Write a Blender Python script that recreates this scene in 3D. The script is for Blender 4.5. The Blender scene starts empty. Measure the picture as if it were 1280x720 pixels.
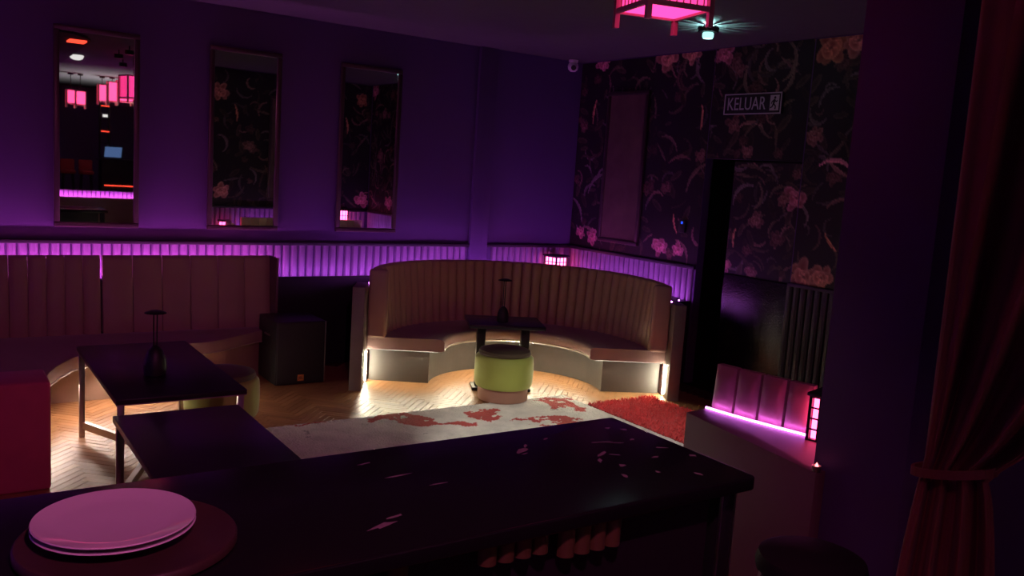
import bpy, bmesh, math, random
import numpy as np
from mathutils import Vector, Matrix
C = bpy.context.scene.collection
S = bpy.context.scene
PI = math.pi
R = math.radians
# ------------------------------------------------------------------ camera
cam_d = bpy.data.cameras.new('camera')
cam = bpy.data.objects.new('camera', cam_d); C.objects.link(cam)
cam_d.sensor_width = 36.0; cam_d.lens = 1086.0 * 36.0 / 1280.0
cam_d.clip_start = 0.05
_f = 1086.0; _n = math.hypot(.066, 1); _p = math.atan(143.7 / _f)
_up = Vector((math.cos(_p)*.066/_n, math.cos(_p)/_n, math.sin(_p)))
_d1 = Vector((1610, 42, -_f)); _d1 -= _up*_d1.dot(_up); _d1.normalize()
_d2 = _up.cross(_d1)
cam.matrix_world = Matrix(((*_d1, 0), (*_d2, 0), (*_up, 2.05), (0, 0, 0, 1)))
S.camera = cam
# ------------------------------------------------------------------ world, exposure
w = bpy.data.worlds.new('world'); S.world = w; w.use_nodes = True
w.node_tree.nodes['Background'].inputs[0].default_value = (0.55, 0.30, 0.42, 1)
w.node_tree.nodes['Background'].inputs[1].default_value = 0.0
S.view_settings.view_transform = 'Standard'; S.view_settings.look = 'None'
S.view_settings.exposure = 0.0; S.view_settings.gamma = 1.0
S.view_settings.use_curve_mapping = False
# light levels of the fixtures (the emitting tapes, papers and bulbs themselves)
L_PURPLE = 32.0      # LED tape behind the booths
L_MAGENTA = 140.0     # LED tape behind the left booth
L_SEAT = 330.0
L_ENDS = 200.0        # white LED tape under the seats
L_SEATL = 290.0
L_PAPER = 2.6        # paper of the ceiling lanterns
CEIL = 3.4
XR = 6.55; YL = 8.4; XN = -3.0; YB = -6.5

# ------------------------------------------------------------------ materials
def mat(name, col, rough=.6, metal=0., noise=None, bump=None, emit=None, es=0., spec=.5, col2=None, nscale=8., sheen=0., coat=0.):
    m = bpy.data.materials.new(name); m.use_nodes = True
    nt = m.node_tree; b = nt.nodes['Principled BSDF']
    b.inputs['Base Color'].default_value = (*col, 1); b.inputs['Roughness'].default_value = rough
    b.inputs['Metallic'].default_value = metal; b.inputs['Specular IOR Level'].default_value = spec
    if sheen: b.inputs['Sheen Weight'].default_value = sheen; b.inputs['Sheen Roughness'].default_value = .35
    if coat: b.inputs['Coat Weight'].default_value = coat
    tc = nt.nodes.new('ShaderNodeTexCoord')
    c2 = col2 or tuple(c*.75 for c in col)
    nz = nt.nodes.new('ShaderNodeTexNoise'); nz.inputs['Scale'].default_value = nscale; nz.inputs['Detail'].default_value = 5
    nt.links.new(tc.outputs['Object'], nz.inputs['Vector'])
    mx = nt.nodes.new('ShaderNodeMix'); mx.data_type = 'RGBA'
    mx.inputs['A'].default_value = (*col, 1); mx.inputs['B'].default_value = (*c2, 1)
    nt.links.new(nz.outputs['Fac'], mx.inputs['Factor'])
    nt.links.new(mx.outputs['Result'], b.inputs['Base Color'])
    if bump:
        n2 = nt.nodes.new('ShaderNodeTexNoise'); n2.inputs['Scale'].default_value = bump[0]; n2.inputs['Detail'].default_value = 3
        nt.links.new(tc.outputs['Object'], n2.inputs['Vector'])
        bp = nt.nodes.new('ShaderNodeBump'); bp.inputs['Strength'].default_value = bump[1]; bp.inputs['Distance'].default_value = .004
        nt.links.new(n2.outputs['Fac'], bp.inputs['Height']); nt.links.new(bp.outputs['Normal'], b.inputs['Normal'])
    if emit:
        b.inputs['Emission Color'].default_value = (*emit, 1); b.inputs['Emission Strength'].default_value = es
    return m
def emat(name, col, s):
    m = bpy.data.materials.new(name); m.use_nodes = True; nt = m.node_tree
    nt.nodes.remove(nt.nodes['Principled BSDF'])
    e = nt.nodes.new('ShaderNodeEmission'); e.inputs[0].default_value = (*col, 1); e.inputs[1].default_value = s
    nt.links.new(e.outputs[0], nt.nodes['Material Output'].inputs[0]); return m
M = {}
M['wall'] = mat('aubergine_paint', (.10, .047, .165), .75, bump=(120, .12), col2=(.088, .042, .145), nscale=2)
M['ceil'] = mat('ceiling_paint', (.075, .072, .075), .85, bump=(60, .1))
M['black_ceil'] = mat('black_ceiling_paint', (.012, .010, .012), .8)
M['rib'] = mat('mauve_ribbed_panel', (.24, .15, .27), .55, col2=(.20, .12, .24), nscale=3)
M['rib_unlit'] = mat('unlit_ribbed_panel', (.05, .045, .055), .5)  # same ribbed panel, colour darkened for the stretch no tape lights
M['rail'] = mat('dark_rail_paint', (.02, .012, .025), .5)
M['ledge'] = mat('black_ledge_board', (.016, .013, .018), .6)
M['frame'] = mat('dark_bronze_frame', (.10, .065, .07), .38, metal=.6)
M['mirror'] = mat('mirror_glass', (.78, .78, .80), .015, metal=1., col2=(.74, .74, .76))
M['smoked'] = mat('smoked_antique_glass', (.20, .13, .10), .5, metal=.1, col2=(.06, .035, .03), nscale=4)
M['velvet'] = mat('taupe_velvet', (.62, .47, .31), .75, sheen=.2, bump=(160, .2), col2=(.55, .41, .26), nscale=6)
M['velvet2'] = mat('rose_velvet', (.46, .32, .26), .75, sheen=.25, bump=(160, .2), col2=(.41, .27, .22), nscale=5)
M['seat'] = mat('mauve_velvet', (.38, .25, .24), .72, sheen=.25, bump=(140, .2), col2=(.33, .21, .2), nscale=5)
M['crimson'] = mat('crimson_velvet', (.60, .10, .17), .75, sheen=.2, bump=(160, .2))
M['piping'] = mat('bronze_piping', (.55, .46, .36), .4)
M['base'] = mat('grey_oak_laminate', (.08, .073, .066), .5, col2=(.063, .057, .052), nscale=10)
M['base_brown'] = mat('warm_brown_laminate', (.42, .29, .23), .55, col2=(.36, .25, .20), nscale=10)
M['shell'] = mat('brown_shell_laminate', (.17, .10, .10), .6, col2=(.15, .085, .085), nscale=5)
M['shell_g'] = mat('grey_shell_laminate', (.22, .19, .17), .55)
M['pad'] = mat('satin_mauve_pad', (.42, .21, .23), .35, sheen=.2, bump=(26, .8))
M['green'] = mat('lime_velvet', (.42, .50, .10), .75, sheen=.4, bump=(160, .2), col2=(.34, .42, .08), nscale=5)
M['green_shaded'] = mat('shaded_green_velvet', (.11, .085, .045), .8, sheen=.2)  # ottoman top: shade put into the colour of the green velvet
M['tan'] = mat('tan_leather_band', (.42, .22, .15), .5, bump=(70, .1))
M['black_top'] = mat('black_lacquer_top', (.022, .016, .024), .32, spec=.35)
M['edge'] = mat('pale_edge_band', (.35, .27, .27), .5)
M['chrome'] = mat('brushed_steel', (.55, .52, .52), .3, metal=1.)
M['black_metal'] = mat('black_metal', (.02, .02, .022), .4, metal=.3)
M['stool_vinyl'] = mat('black_stool_vinyl', (.012, .011, .012), .7, spec=.2)
M['black_plastic'] = mat('black_plastic', (.018, .018, .02), .45)
M['grille'] = mat('black_grille_cloth', (.022, .021, .024), .6, bump=(300, .6))
M['orange'] = mat('orange_badge', (.80, .32, .07), .5)
M['white_pl'] = mat('white_plastic', (.72, .70, .72), .4)
M['porcelain'] = mat('white_porcelain', (.82, .80, .80), .12, coat=.4, col2=(.80, .78, .78))
M['board'] = mat('dark_walnut_board', (.075, .04, .03), .42, col2=(.045, .025, .02), nscale=14)
M['bronze'] = mat('copper_batten', (.15, .11, .04), .5, metal=.1, col2=(.09, .06, .02), nscale=12)
M['curtain'] = mat('crimson_drape', (.27, .085, .07), .9, sheen=.1, bump=(120, .25), col2=(.21, .062, .055), nscale=5)
M['door'] = mat('hammered_black_door', (.015, .015, .016), .2, bump=(70, .9), spec=.6)
M['void'] = mat('black_corridor_paint', (.006, .005, .006), .8)
M['wood_post'] = mat('pink_beech_post', (.62, .36, .32), .5)
M['far_wood'] = mat('dark_bar_wood', (.008, .007, .008), .5)
M['lattice'] = mat('black_lattice', (.015, .01, .012), .5)
M['cord'] = mat('black_cord', (.02, .02, .02), .6)
M['sign_face'] = mat('exit_sign_black_face', (.02, .02, .022), .4)
M['sign_white'] = mat('exit_sign_white_print', (.62, .62, .64), .5)
M['clear'] = mat('frosted_lamp_glass', (.8, .95, .95), .2, emit=(.45, 1., .95), es=1.25)
M['red_vel'] = mat('red_stool_velvet', (.30, .02, .03), .8)
M['red_shag'] = mat('red_shag_yarn', (.85, .10, .10), .85, sheen=.4, col2=(.62, .06, .065), nscale=9)
M['red_base'] = mat('red_rug_backing', (.40, .05, .05), .9)
M['paper'] = emat('lantern_paper_glow', (1, .045, .26), L_PAPER)
M['glow_soft'] = emat('pink_lantern_glow', (1, .07, .24), 9.)
M['paper_side'] = emat('lantern_paper_glow_soft', (1, .045, .26), L_PAPER*.7)
M['paper_far'] = emat('far_lantern_paper_glow', (1, .06, .20), 4.)
M['glow_red'] = emat('red_lantern_glow', (1, .10, .30), 9.)
M['led_purple'] = emat('purple_led_tape', (.66, .15, 1), L_PURPLE)
M['led_added'] = emat('added_purple_led_tape', (.42, .13, 1), 110.)
M['led_mag'] = emat('magenta_led_tape', (.95, .16, 1), L_MAGENTA)
M['led_pad'] = emat('violet_led_tape', (.80, .18, 1), 15.)
M['led_seat'] = emat('white_led_tape', (1, .90, .62), L_SEAT)
M['led_ends'] = emat('white_led_end_tape', (1, .90, .66), L_ENDS)
M['led_seatl'] = emat('warm_led_tape', (1, .76, .62), L_SEATL)
M['led_red'] = emat('red_led_bar', (1, .06, .03), 2.5)
M['white_glow'] = emat('white_lamp_glow', (1, .97, .92), 1.0)
M['blue_glow'] = emat('blue_indicator', (.02, .08, 1), 1.5)
M['screen'] = emat('laptop_screen', (.25, .45, 1), .3)
M['tea'] = emat('tealight_flame', (1, .18, .2), 5.)
# floor planks: colour varies plank by plank
def plank_mat():
    m = mat('oak_plank', (.46, .235, .12), .34, spec=.5)
    nt = m.node_tree; b = nt.nodes['Principled BSDF']
    tc = nt.nodes.new('ShaderNodeTexCoord'); mp = nt.nodes.new('ShaderNodeMapping'); mp.inputs['Scale'].default_value = (3, 40, 3)
    nt.links.new(tc.outputs['Object'], mp.inputs[0])
    nz = nt.nodes.new('ShaderNodeTexNoise'); nz.inputs['Scale'].default_value = 2.; nz.inputs['Detail'].default_value = 6
    nt.links.new(mp.outputs[0], nz.inputs['Vector'])
    oi = nt.nodes.new('ShaderNodeObjectInfo')
    ad = nt.nodes.new('ShaderNodeMath'); ad.operation = 'MULTIPLY_ADD'; ad.inputs[1].default_value = .5
    nt.links.new(oi.outputs['Random'], ad.inputs[0]); nt.links.new(nz.outputs['Fac'], ad.inputs[2])
    cr = nt.nodes.new('ShaderNodeValToRGB')
    cr.color_ramp.elements[0].position = .3; cr.color_ramp.elements[0].color = (.24, .10, .04, 1)
    cr.color_ramp.elements[1].position = 1.; cr.color_ramp.elements[1].color = (.46, .23, .10, 1)
    nt.links.new(ad.outputs[0], cr.inputs[0]); nt.links.new(cr.outputs[0], b.inputs['Base Color']); return m
M['plank'] = plank_mat()
M['subfloor'] = mat('dark_subfloor', (.09, .045, .03), .7)
def marble_mat():
    m = mat('black_marble', (.010, .009, .011), .2, spec=.14); nt = m.node_tree; b = nt.nodes['Principled BSDF']
    tc = nt.nodes.new('ShaderNodeTexCoord')
    mp = nt.nodes.new('ShaderNodeMapping'); mp.inputs['Scale'].default_value = (1.5, 3.2, 1.5); mp.inputs['Rotation'].default_value = (0, 0, .3)
    nt.links.new(tc.outputs['Object'], mp.inputs[0])
    n1 = nt.nodes.new('ShaderNodeTexNoise'); n1.inputs['Scale'].default_value = 3.2; n1.inputs['Detail'].default_value = 4; n1.inputs['Distortion'].default_value = 1.6
    nt.links.new(mp.outputs[0], n1.inputs['Vector'])
    n2 = nt.nodes.new('ShaderNodeTexNoise'); n2.inputs['Scale'].default_value = 1.7; n2.inputs['Detail'].default_value = 2
    nt.links.new(tc.outputs['Object'], n2.inputs['Vector'])
    sb = nt.nodes.new('ShaderNodeMath'); sb.operation = 'SUBTRACT'; sb.inputs[1].default_value = .5; nt.links.new(n1.outputs['Fac'], sb.inputs[0])
    ab = nt.nodes.new('ShaderNodeMath'); ab.operation = 'ABSOLUTE'; nt.links.new(sb.outputs[0], ab.inputs[0])
    lt = nt.nodes.new('ShaderNodeMath'); lt.operation = 'LESS_THAN'; lt.inputs[1].default_value = .011; nt.links.new(ab.outputs[0], lt.inputs[0])
    gt = nt.nodes.new('ShaderNodeMapRange'); gt.inputs[1].default_value = .74; gt.inputs[2].default_value = .78; nt.links.new(n2.outputs['Fac'], gt.inputs[0])
    mu = nt.nodes.new('ShaderNodeMath'); mu.operation = 'MULTIPLY'; nt.links.new(lt.outputs[0], mu.inputs[0]); nt.links.new(gt.outputs[0], mu.inputs[1])
    mx = nt.nodes.new('ShaderNodeMix'); mx.data_type = 'RGBA'; mx.inputs['A'].default_value = (.010, .009, .011, 1); mx.inputs['B'].default_value = (.55, .47, .42, 1)
    nt.links.new(mu.outputs[0], mx.inputs['Factor']); nt.links.new(mx.outputs['Result'], b.inputs['Base Color']); return m
M['marble'] = marble_mat()
M['vein'] = mat('pale_marble_vein', (.36, .31, .28), .3, col2=(.16, .13, .12), nscale=60)
def vcol_mat(name, rough, bump=None, dist=.004):
    m = mat(name, (.5, .5, .5), rough, bump=bump); nt = m.node_tree; b = nt.nodes['Principled BSDF']
    for n_ in nt.nodes:
        if n_.type == 'BUMP': n_.inputs['Distance'].default_value = dist
    a = nt.nodes.new('ShaderNodeAttribute'); a.attribute_name = 'print'
    nt.links.new(a.outputs['Color'], b.inputs['Base Color']); return m
M['paperwall'] = vcol_mat('floral_wallpaper_print', .6)
M['maprug'] = vcol_mat('printed_rug_pile', .9, bump=(60, 1.), dist=.02)

# ------------------------------------------------------------------ mesh helpers
class MB:
    def __init__(s): s.v = []; s.f = []
    def add(s, vs, fs):
        o = len(s.v); s.v += [tuple(v) for v in vs]; s.f += [tuple(i+o for i in f) for f in fs]; return s
    def box(s, x0, x1, y0, y1, z0, z1):
        vs = [(x0,y0,z0),(x1,y0,z0),(x1,y1,z0),(x0,y1,z0),(x0,y0,z1),(x1,y0,z1),(x1,y1,z1),(x0,y1,z1)]
        return s.add(vs, [(3,2,1,0),(4,5,6,7),(0,1,5,4),(1,2,6,5),(2,3,7,6),(3,0,4,7)])
    def prism(s, poly, z0, z1):
        n = len(poly); vs = [(x,y,z0) for x,y in poly]+[(x,y,z1) for x,y in poly]
        fs = [tuple(range(n-1,-1,-1)), tuple(range(n,2*n))]+[(i,(i+1)%n,n+(i+1)%n,n+i) for i in range(n)]
        return s.add(vs, fs)
    def lathe(s, prof, cx=0, cy=0, n=32):
        vs = []; fs = []; k = len(prof)
        for i in range(n):
            a = 2*PI*i/n
            vs += [(cx+r*math.cos(a), cy+r*math.sin(a), z) for r, z in prof]
        for i in range(n):
            j = (i+1) % n
            for q in range(k-1): fs.append((i*k+q, j*k+q, j*k+q+1, i*k+q+1))
        fs.append(tuple(i*k for i in range(n-1,-1,-1))); fs.append(tuple(i*k+k-1 for i in range(n)))
        return s.add(vs, fs)
    def cyl(s, p, q, r, n=10):
        p = Vector(p); q = Vector(q); d = (q-p).normalized(); u = d.orthogonal().normalized(); w_ = d.cross(u)
        vs = []
        for c in (p, q): vs += [c+u*r*math.cos(2*PI*i/n)+w_*r*math.sin(2*PI*i/n) for i in range(n)]
        return s.add(vs, [tuple(range(n-1,-1,-1)), tuple(range(n,2*n))]+[(i,(i+1)%n,n+(i+1)%n,n+i) for i in range(n)])
    def bar(s, p, q, wd, ht):
        p = Vector(p); q = Vector(q); d = (q-p).normalized()
        u = Vector((0,0,1)).cross(d)
        u = Vector((1,0,0)) if u.length < 1e-4 else u.normalized()
        w_ = d.cross(u); vs = []
        for c in (p, q):
            for a, b in ((-1,-1),(1,-1),(1,1),(-1,1)): vs.append(c+u*a*wd/2+w_*b*ht/2)
        return s.add(vs, [(3,2,1,0),(4,5,6,7),(0,1,5,4),(1,2,6,5),(2,3,7,6),(3,0,4,7)])
    def arc(s, prof, a0, a1, n):
        """sweep a closed (r,z) profile about the z axis from a0 to a1 degrees"""
        k = len(prof); vs = []; fs = []
        for i in range(n+1):
            a = R(a0+(a1-a0)*i/n); vs += [(r*math.cos(a), r*math.sin(a), z) for r, z in prof]
        for i in range(n):
            for q in range(k): fs.append((i*k+q, i*k+(q+1)%k, (i+1)*k+(q+1)%k, (i+1)*k+q))
        fs.append(tuple(range(k))); fs.append(tuple(n*k+q for q in range(k-1,-1,-1)))
        return s.add(vs, fs)
    def build(s, name, m, parent=None, bevel=0, seg=2, smooth=False, kind=None):
        me = bpy.data.meshes.new(name)
        off = parent['_o'] if (parent is not None and '_o' in parent.keys()) else None
        me.from_pydata(s.v, [], s.f); me.update()
        bm = bmesh.new(); bm.from_mesh(me)
        bmesh.ops.recalc_face_normals(bm, faces=bm.faces)
        if bevel:
            es = [e for e in bm.edges if len(e.link_faces) == 2 and e.calc_face_angle(0) > .6]
            bmesh.ops.bevel(bm, geom=es, offset=bevel, segments=seg, affect='EDGES', profile=.5, clamp_overlap=True)
        if smooth or bevel:
            for f in bm.faces: f.smooth = True
            for e in bm.edges:
                if len(e.link_faces) == 2 and e.calc_face_angle(0) > .75: e.smooth = False
        bm.to_mesh(me); bm.free()
        me.materials.append(m if not isinstance(m, str) else M[m])
        o = bpy.data.objects.new(name, me); C.objects.link(o)
        if parent is not None:
            o.parent = parent
        if kind: o['kind'] = kind
        return o
def tag(o, label=None, cat=None, group=None, kind=None):
    if label: o['label'] = label
    if cat: o['category'] = cat
    if group: o['group'] = group
    if kind: o['kind'] = kind
    return o
def thing(name, label, cat, loc=(0,0,0), rz=0, group=None):
    o = bpy.data.objects.new(name, None); C.objects.link(o); o.empty_display_size = .1
    o.location = loc; o.rotation_euler = (0,0,rz); return tag(o, label, cat, group)
def copy_tree(o, parent=None):
    c = o.copy(); C.objects.link(c)
    if parent is not None: c.parent = parent
    for ch in list(o.children): copy_tree(ch, c)
    return c
def dup(o, parent=None, loc=None, rz=None):
    c = o.copy(); C.objects.link(c)
    if parent is not None: c.parent = parent
    if loc is not None: c.location = loc
    if rz is not None: c.rotation_euler = (0,0,rz)
    return c
def struct(name, mb, m, parent=None, **k):
    o = mb.build(name, m, parent, **k)
    if parent is None: o['kind'] = 'structure'
    return o
def text_mesh(body, size, depth, sx=1.):
    cu = bpy.data.curves.new('lettering', 'FONT'); cu.body = body; cu.size = size; cu.extrude = depth
    cu.align_x = 'CENTER'; cu.align_y = 'CENTER'
    t = bpy.data.objects.new('lettering', cu); C.objects.link(t)
    dg = bpy.context.evaluated_depsgraph_get(); dg.update()
    me = bpy.data.meshes.new_from_object(t.evaluated_get(dg))
    bpy.data.objects.remove(t); bpy.data.curves.remove(cu)
    for v in me.vertices: v.co.x *= sx
    me.materials.clear()
    return me

# ------------------------------------------------------------------ room shell
flo = struct('floor', MB().box(XN, XR, YB, YL, -.12, -.012), 'subfloor')
def herringbone():
    wd, ln = .056, .336
    mb = MB(); pl = MB().box(-ln/2+.0012, ln/2-.0012, -wd/2+.0012, wd/2-.0012, -.012, 0.)
    cells = []
    c, s_ = math.cos(PI/4), math.sin(PI/4)
    N = 120; n = round(ln/wd)
    for i in range(-N, N):
        for k in range(-24, 24):
            # horizontal plank starts at column (i + 2n k), row i ; vertical plank beside it
            x0 = (i+2*n*k)*wd; y0 = i*wd
            cells.append((x0+ln/2, y0+wd/2, 0)); cells.append((x0+ln+wd/2, y0+wd-ln/2, 1))
    out = []
    for x, y, r in cells:
        X = x*c-y*s_; Y = x*s_+y*c
        X += 2.0; Y += 4.0
        if XN+.35 < X < XR-.25 and 1.2 < Y < YL-.25: out.append((X, Y, PI/4+(PI/2 if r else 0)))
    random.seed(4)
    def vis(p):
        X, Y, _ = p
        a = .45 < X < 1.75 and 4.0 < Y < 7.6
        b = 2.1 < X < 5.3 and 6.2 < Y < 7.5
        return (0 if (a or b) else 1, (X*.559+Y*.818))
    out.sort(key=vis)
    first = None
    for X, Y, a in out[:290]:
        if first is None:
            first = pl.build('plank', 'plank', flo, bevel=.0015, seg=1); o = first
        else: o = dup(first)
        o.location = (X, Y, random.uniform(-.0008, .0002)); o.rotation_euler = (random.uniform(-.002,.002), random.uniform(-.002,.002), a)
    for X, Y, a in out[290:]:
        ca, sa = math.cos(a), math.sin(a)
        mb.add([(X+ca*v[0]-sa*v[1], Y+sa*v[0]+ca*v[1], v[2]-.0003) for v in pl.v], pl.f)
    mb.build('plank_field', 'plank', flo, kind='stuff')
herringbone()
struct('ceiling', MB().box(XN, XR, YB, YL, CEIL, CEIL+.1), 'ceil')
raft = [(XN, YB), (1.93, YB), (1.93, .4), (1.86, 3.3), (1.84, 4.05), (1.75, 4.4), (1.55, 4.72), (1.3, 4.82), (XN, 4.85)]
struct('trim_1', MB().prism(raft, CEIL-.03, CEIL), 'black_ceil')
wl = struct('wall_left', MB().box(XN-.1, XR+.1, YL, YL+.1, 0, CEIL), 'wall')
wr = struct('wall_right', MB().box(XR, XR+.1, 6.27, YL, 0, CEIL).box(XR, XR+.1, YB, 5.1, 0, CEIL).box(XR, XR+.1, 5.1, 6.27, 2.32, CEIL), 'wall')
struct('wall_near', MB().box(XN-.1, XN, YB, YL, 0, CEIL), 'wall')
struct('wall_back', MB().box(XN-.1, XR+.1, YB-.1, YB, 0, CEIL), 'wall')
# rails and pilaster
RZ = 1.19
struct('trim_2', MB().box(XN, 5.1, YL-.036, YL, RZ, RZ+.035), 'rail', bevel=.006)
struct('trim_3', MB().box(5.33, XR, YL-.036, YL, RZ, RZ+.035), 'rail', bevel=.006)
struct('trim_4', MB().box(5.1, 5.33, YL-.045, YL, 0, CEIL), 'wall', bevel=.004)
struct('trim_5', MB().box(XR-.036, XR, 6.27, YL-.036, RZ, RZ+.035).box(XR-.036, XR, 2.5, 5.1, RZ, RZ+.035), 'rail', bevel=.006)
# ledges that carry the LED tape
struct('trim_6', MB().box(XN, 5.1, YL-.20, YL, 0, .86).box(XN, 5.1, YL-.20, YL-.18, .86, .90), 'ledge')
struct('trim_7', MB().box(5.33, XR, YL-.2, YL, 0, .86).box(5.33, XR-.2, YL-.2, YL-.18, .86, .90), 'ledge')
struct('trim_8', MB().box(XR-.20, XR, 6.30, YL-.2, 0, .86).box(XR-.20, XR-.18, 6.30, YL-.2, .86, .90), 'ledge')
struct('trim_9', MB().box(XR-.20, XR, 2.5, 4.25, 0, .86).box(XR-.20, XR-.18, 2.70, 4.25, .86, .90), 'ledge')
def ribs():
    pitch = .082
    # one rib: raised batten with eased edges, seen from -Y
    prof = [(-.036, 0), (-.033, -.014), (-.022, -.028), (.008, -.030), (.028, -.018), (.034, 0)]
    def rib(z0, z1): return MB().prism([(x, y) for x, y in prof], z0, z1)
    f = rib(.86, RZ).build('rib', 'rib', wl); f.location = (.28, YL, 0); n = 0
    x = .28+pitch
    while x < XR-.04:
        if not (5.06 < x < 5.37): dup(f, loc=(x, YL, 0))
        x += pitch
    xs = []; x = .28-pitch
    while x > XN+.05: xs.append(x); x -= pitch
    mb = MB()
    for x in xs: mb.add([(v[0]+x, v[1]+YL, v[2]) for v in rib(.86, RZ).v], rib(.86, RZ).f)
    mb.build('rib_run', 'rib', wl, kind='stuff')
    me = f.data
    g = f.copy(); C.objects.link(g); g.parent = wr; g.location = (XR, 6.33, 0); g.rotation_euler = (0, 0, -PI/2)
    y = 6.33+pitch
    while y < YL-.06: dup(g, loc=(XR, y, 0)); y += pitch
    h = rib(0, RZ).build('rib', 'rib_unlit', wr); h.location = (XR, 4.32, 0); h.rotation_euler = (0, 0, -PI/2)
    y = 4.32+.076
    while y < 5.08: dup(h, loc=(XR, y, 0)); y += .076
    y = 2.55
    while y < 4.24: dup(g, loc=(XR, y, 0)); y += pitch
ribs()
# LED tapes along the ledges
tag(MB().box(2.80, 5.08, YL-.15, YL-.135, .862, .872).build('led_tape', 'led_purple'), 'purple light tape on the mirror wall ledge, between speaker and round booth', 'light strip')
tag(MB().box(XN+.1, 2.78, YL-.15, YL-.135, .862, .872).build('led_tape', 'led_mag'), 'magenta light tape hidden behind the long left booth back', 'light strip')
tag(MB().box(5.36, XR-.22, YL-.15, YL-.135, .862, .872).build('led_tape', 'led_purple'), 'short purple light tape on the ledge between the pilaster and the corner lantern', 'light strip')
tag(MB().box(XR-.15, XR-.135, 6.33, YL-.25, .862, .872).build('led_tape', 'led_purple'), 'purple light tape on the ledge below the floral wallpaper', 'light strip')
tag(MB().box(XR-.15, XR-.135, 2.75, 4.2, .862, .872).build('led_tape', 'led_purple'), 'purple light tape on the wall ledge past the exit door, seen only in the mirrors', 'light strip')

struct('trim_14', MB().box(XN, XN+.20, -4.0, YL-.2, 0, .86).box(XN+.18, XN+.2, -4.0, YL-.2, .86, .90), 'ledge')  # ledge added for the unseen purple fill tape
tag(MB().box(XN+.135, XN+.15, -3.9, YL-.4, .862, .872).build('led_tape', 'led_added'), 'added purple light tape on the wall left of the viewer, outside the view', 'light strip')  # tape added to throw purple light on the pillar side

# ------------------------------------------------------------------ wallpaper (flat print, coloured per vertex)
def paint_canvas(W, H, bg):
    cv = np.zeros((H, W, 3), np.float32); cv[:] = bg; return cv
def ell(cv, res, ox, oz, cx, cz, a, b, ang, c_in, c_out, flip=1):
    """paint an ellipse centred (cx,cz) in metres; ox,oz origin"""
    H, W, _ = cv.shape; r = max(a, b)
    i0 = max(0, int((cx-r-ox)/res)); i1 = min(W, int((cx+r-ox)/res)+2)
    j0 = max(0, int((cz-r-oz)/res)); j1 = min(H, int((cz+r-oz)/res)+2)
    if i1 <= i0 or j1 <= j0: return
    X, Z = np.meshgrid(ox+np.arange(i0, i1)*res-cx, oz+np.arange(j0, j1)*res-cz)
    ca, sa = math.cos(ang), math.sin(ang)
    u = (X*ca+Z*sa)/a; v = (-X*sa+Z*ca)/b; d = u*u+v*v
    k = np.clip((1.05-d)*6, 0, 1)[..., None]
    t = np.clip(d, 0, 1)[..., None]
    ci = np.array(c_in); co = np.array(c_out)
    # each petal is drawn with a paler lip along one side, as printed
    lip = np.clip(v+.4*np.abs(u), 0, 1)[..., None]**2
    col = ci*(1-t)+co*t; col = col*(1+.55*lip)
    cv[j0:j1, i0:i1] = cv[j0:j1, i0:i1]*(1-k)+col*k
def bloom(cv, res, ox, oz, cx, cz, r, col, rnd, squash=1.):
    """peony: a loose skirt of large lobes, then cupped petals, then a dark heart"""
    col = np.array(col); deep = col*np.array((.30, .18, .18)); a0 = rnd.uniform(0, 2*PI); tilt = rnd.uniform(-.5, .5)
    for i in range(6):
        a = a0+i*2*PI/6+rnd.uniform(-.4, .4); k = rnd.uniform(.55, .85)
        ell(cv, res, ox, oz, cx+math.cos(a)*r*k*.75, cz+math.sin(a)*r*k*.62, r*rnd.uniform(.42, .62), r*rnd.uniform(.26, .40), a+rnd.uniform(-.5, .5), deep, col*rnd.uniform(.45, .8))
    for i in range(4):
        a = tilt-PI/2+(i-1.5)*.75+rnd.uniform(-.15, .15)
        ell(cv, res, ox, oz, cx+math.cos(a)*r*.33, cz+math.sin(a)*r*.30+.06*r, r*.44, r*.30, a+PI/2+rnd.uniform(-.3, .3), deep*1.6, col*rnd.uniform(.8, 1.1))
    for i in range(3):
        a = tilt+PI/2+(i-1)*.8
        ell(cv, res, ox, oz, cx+math.cos(a)*r*.20, cz+math.sin(a)*r*.22, r*.30, r*.20, a+PI/2, deep*1.2, col*rnd.uniform(.75, 1.0))
    ell(cv, res, ox, oz, cx, cz+.02*r, r*.16, r*.10, tilt, deep*.7, col*.5)
def leaf(cv, res, ox, oz, cx, cz, ln, ang, col):
    col = np.array(col)
    ell(cv, res, ox, oz, cx, cz, ln/2, ln*.17, ang, col*.45, col)
def curl(cv, res, ox, oz, cx, cz, ln, ang, bend, col):
    x, z = cx, cz; n = 12
    for i in range(n):
        t = i/n; wv = ln*.055*(1-.75*abs(2*t-1))+.003
        ell(cv, res, ox, oz, x, z, ln/n*.9, wv, ang, np.array(col)*.7, np.array(col))
        x += math.cos(ang)*ln/n; z += math.sin(ang)*ln/n; ang += bend/n
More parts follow.
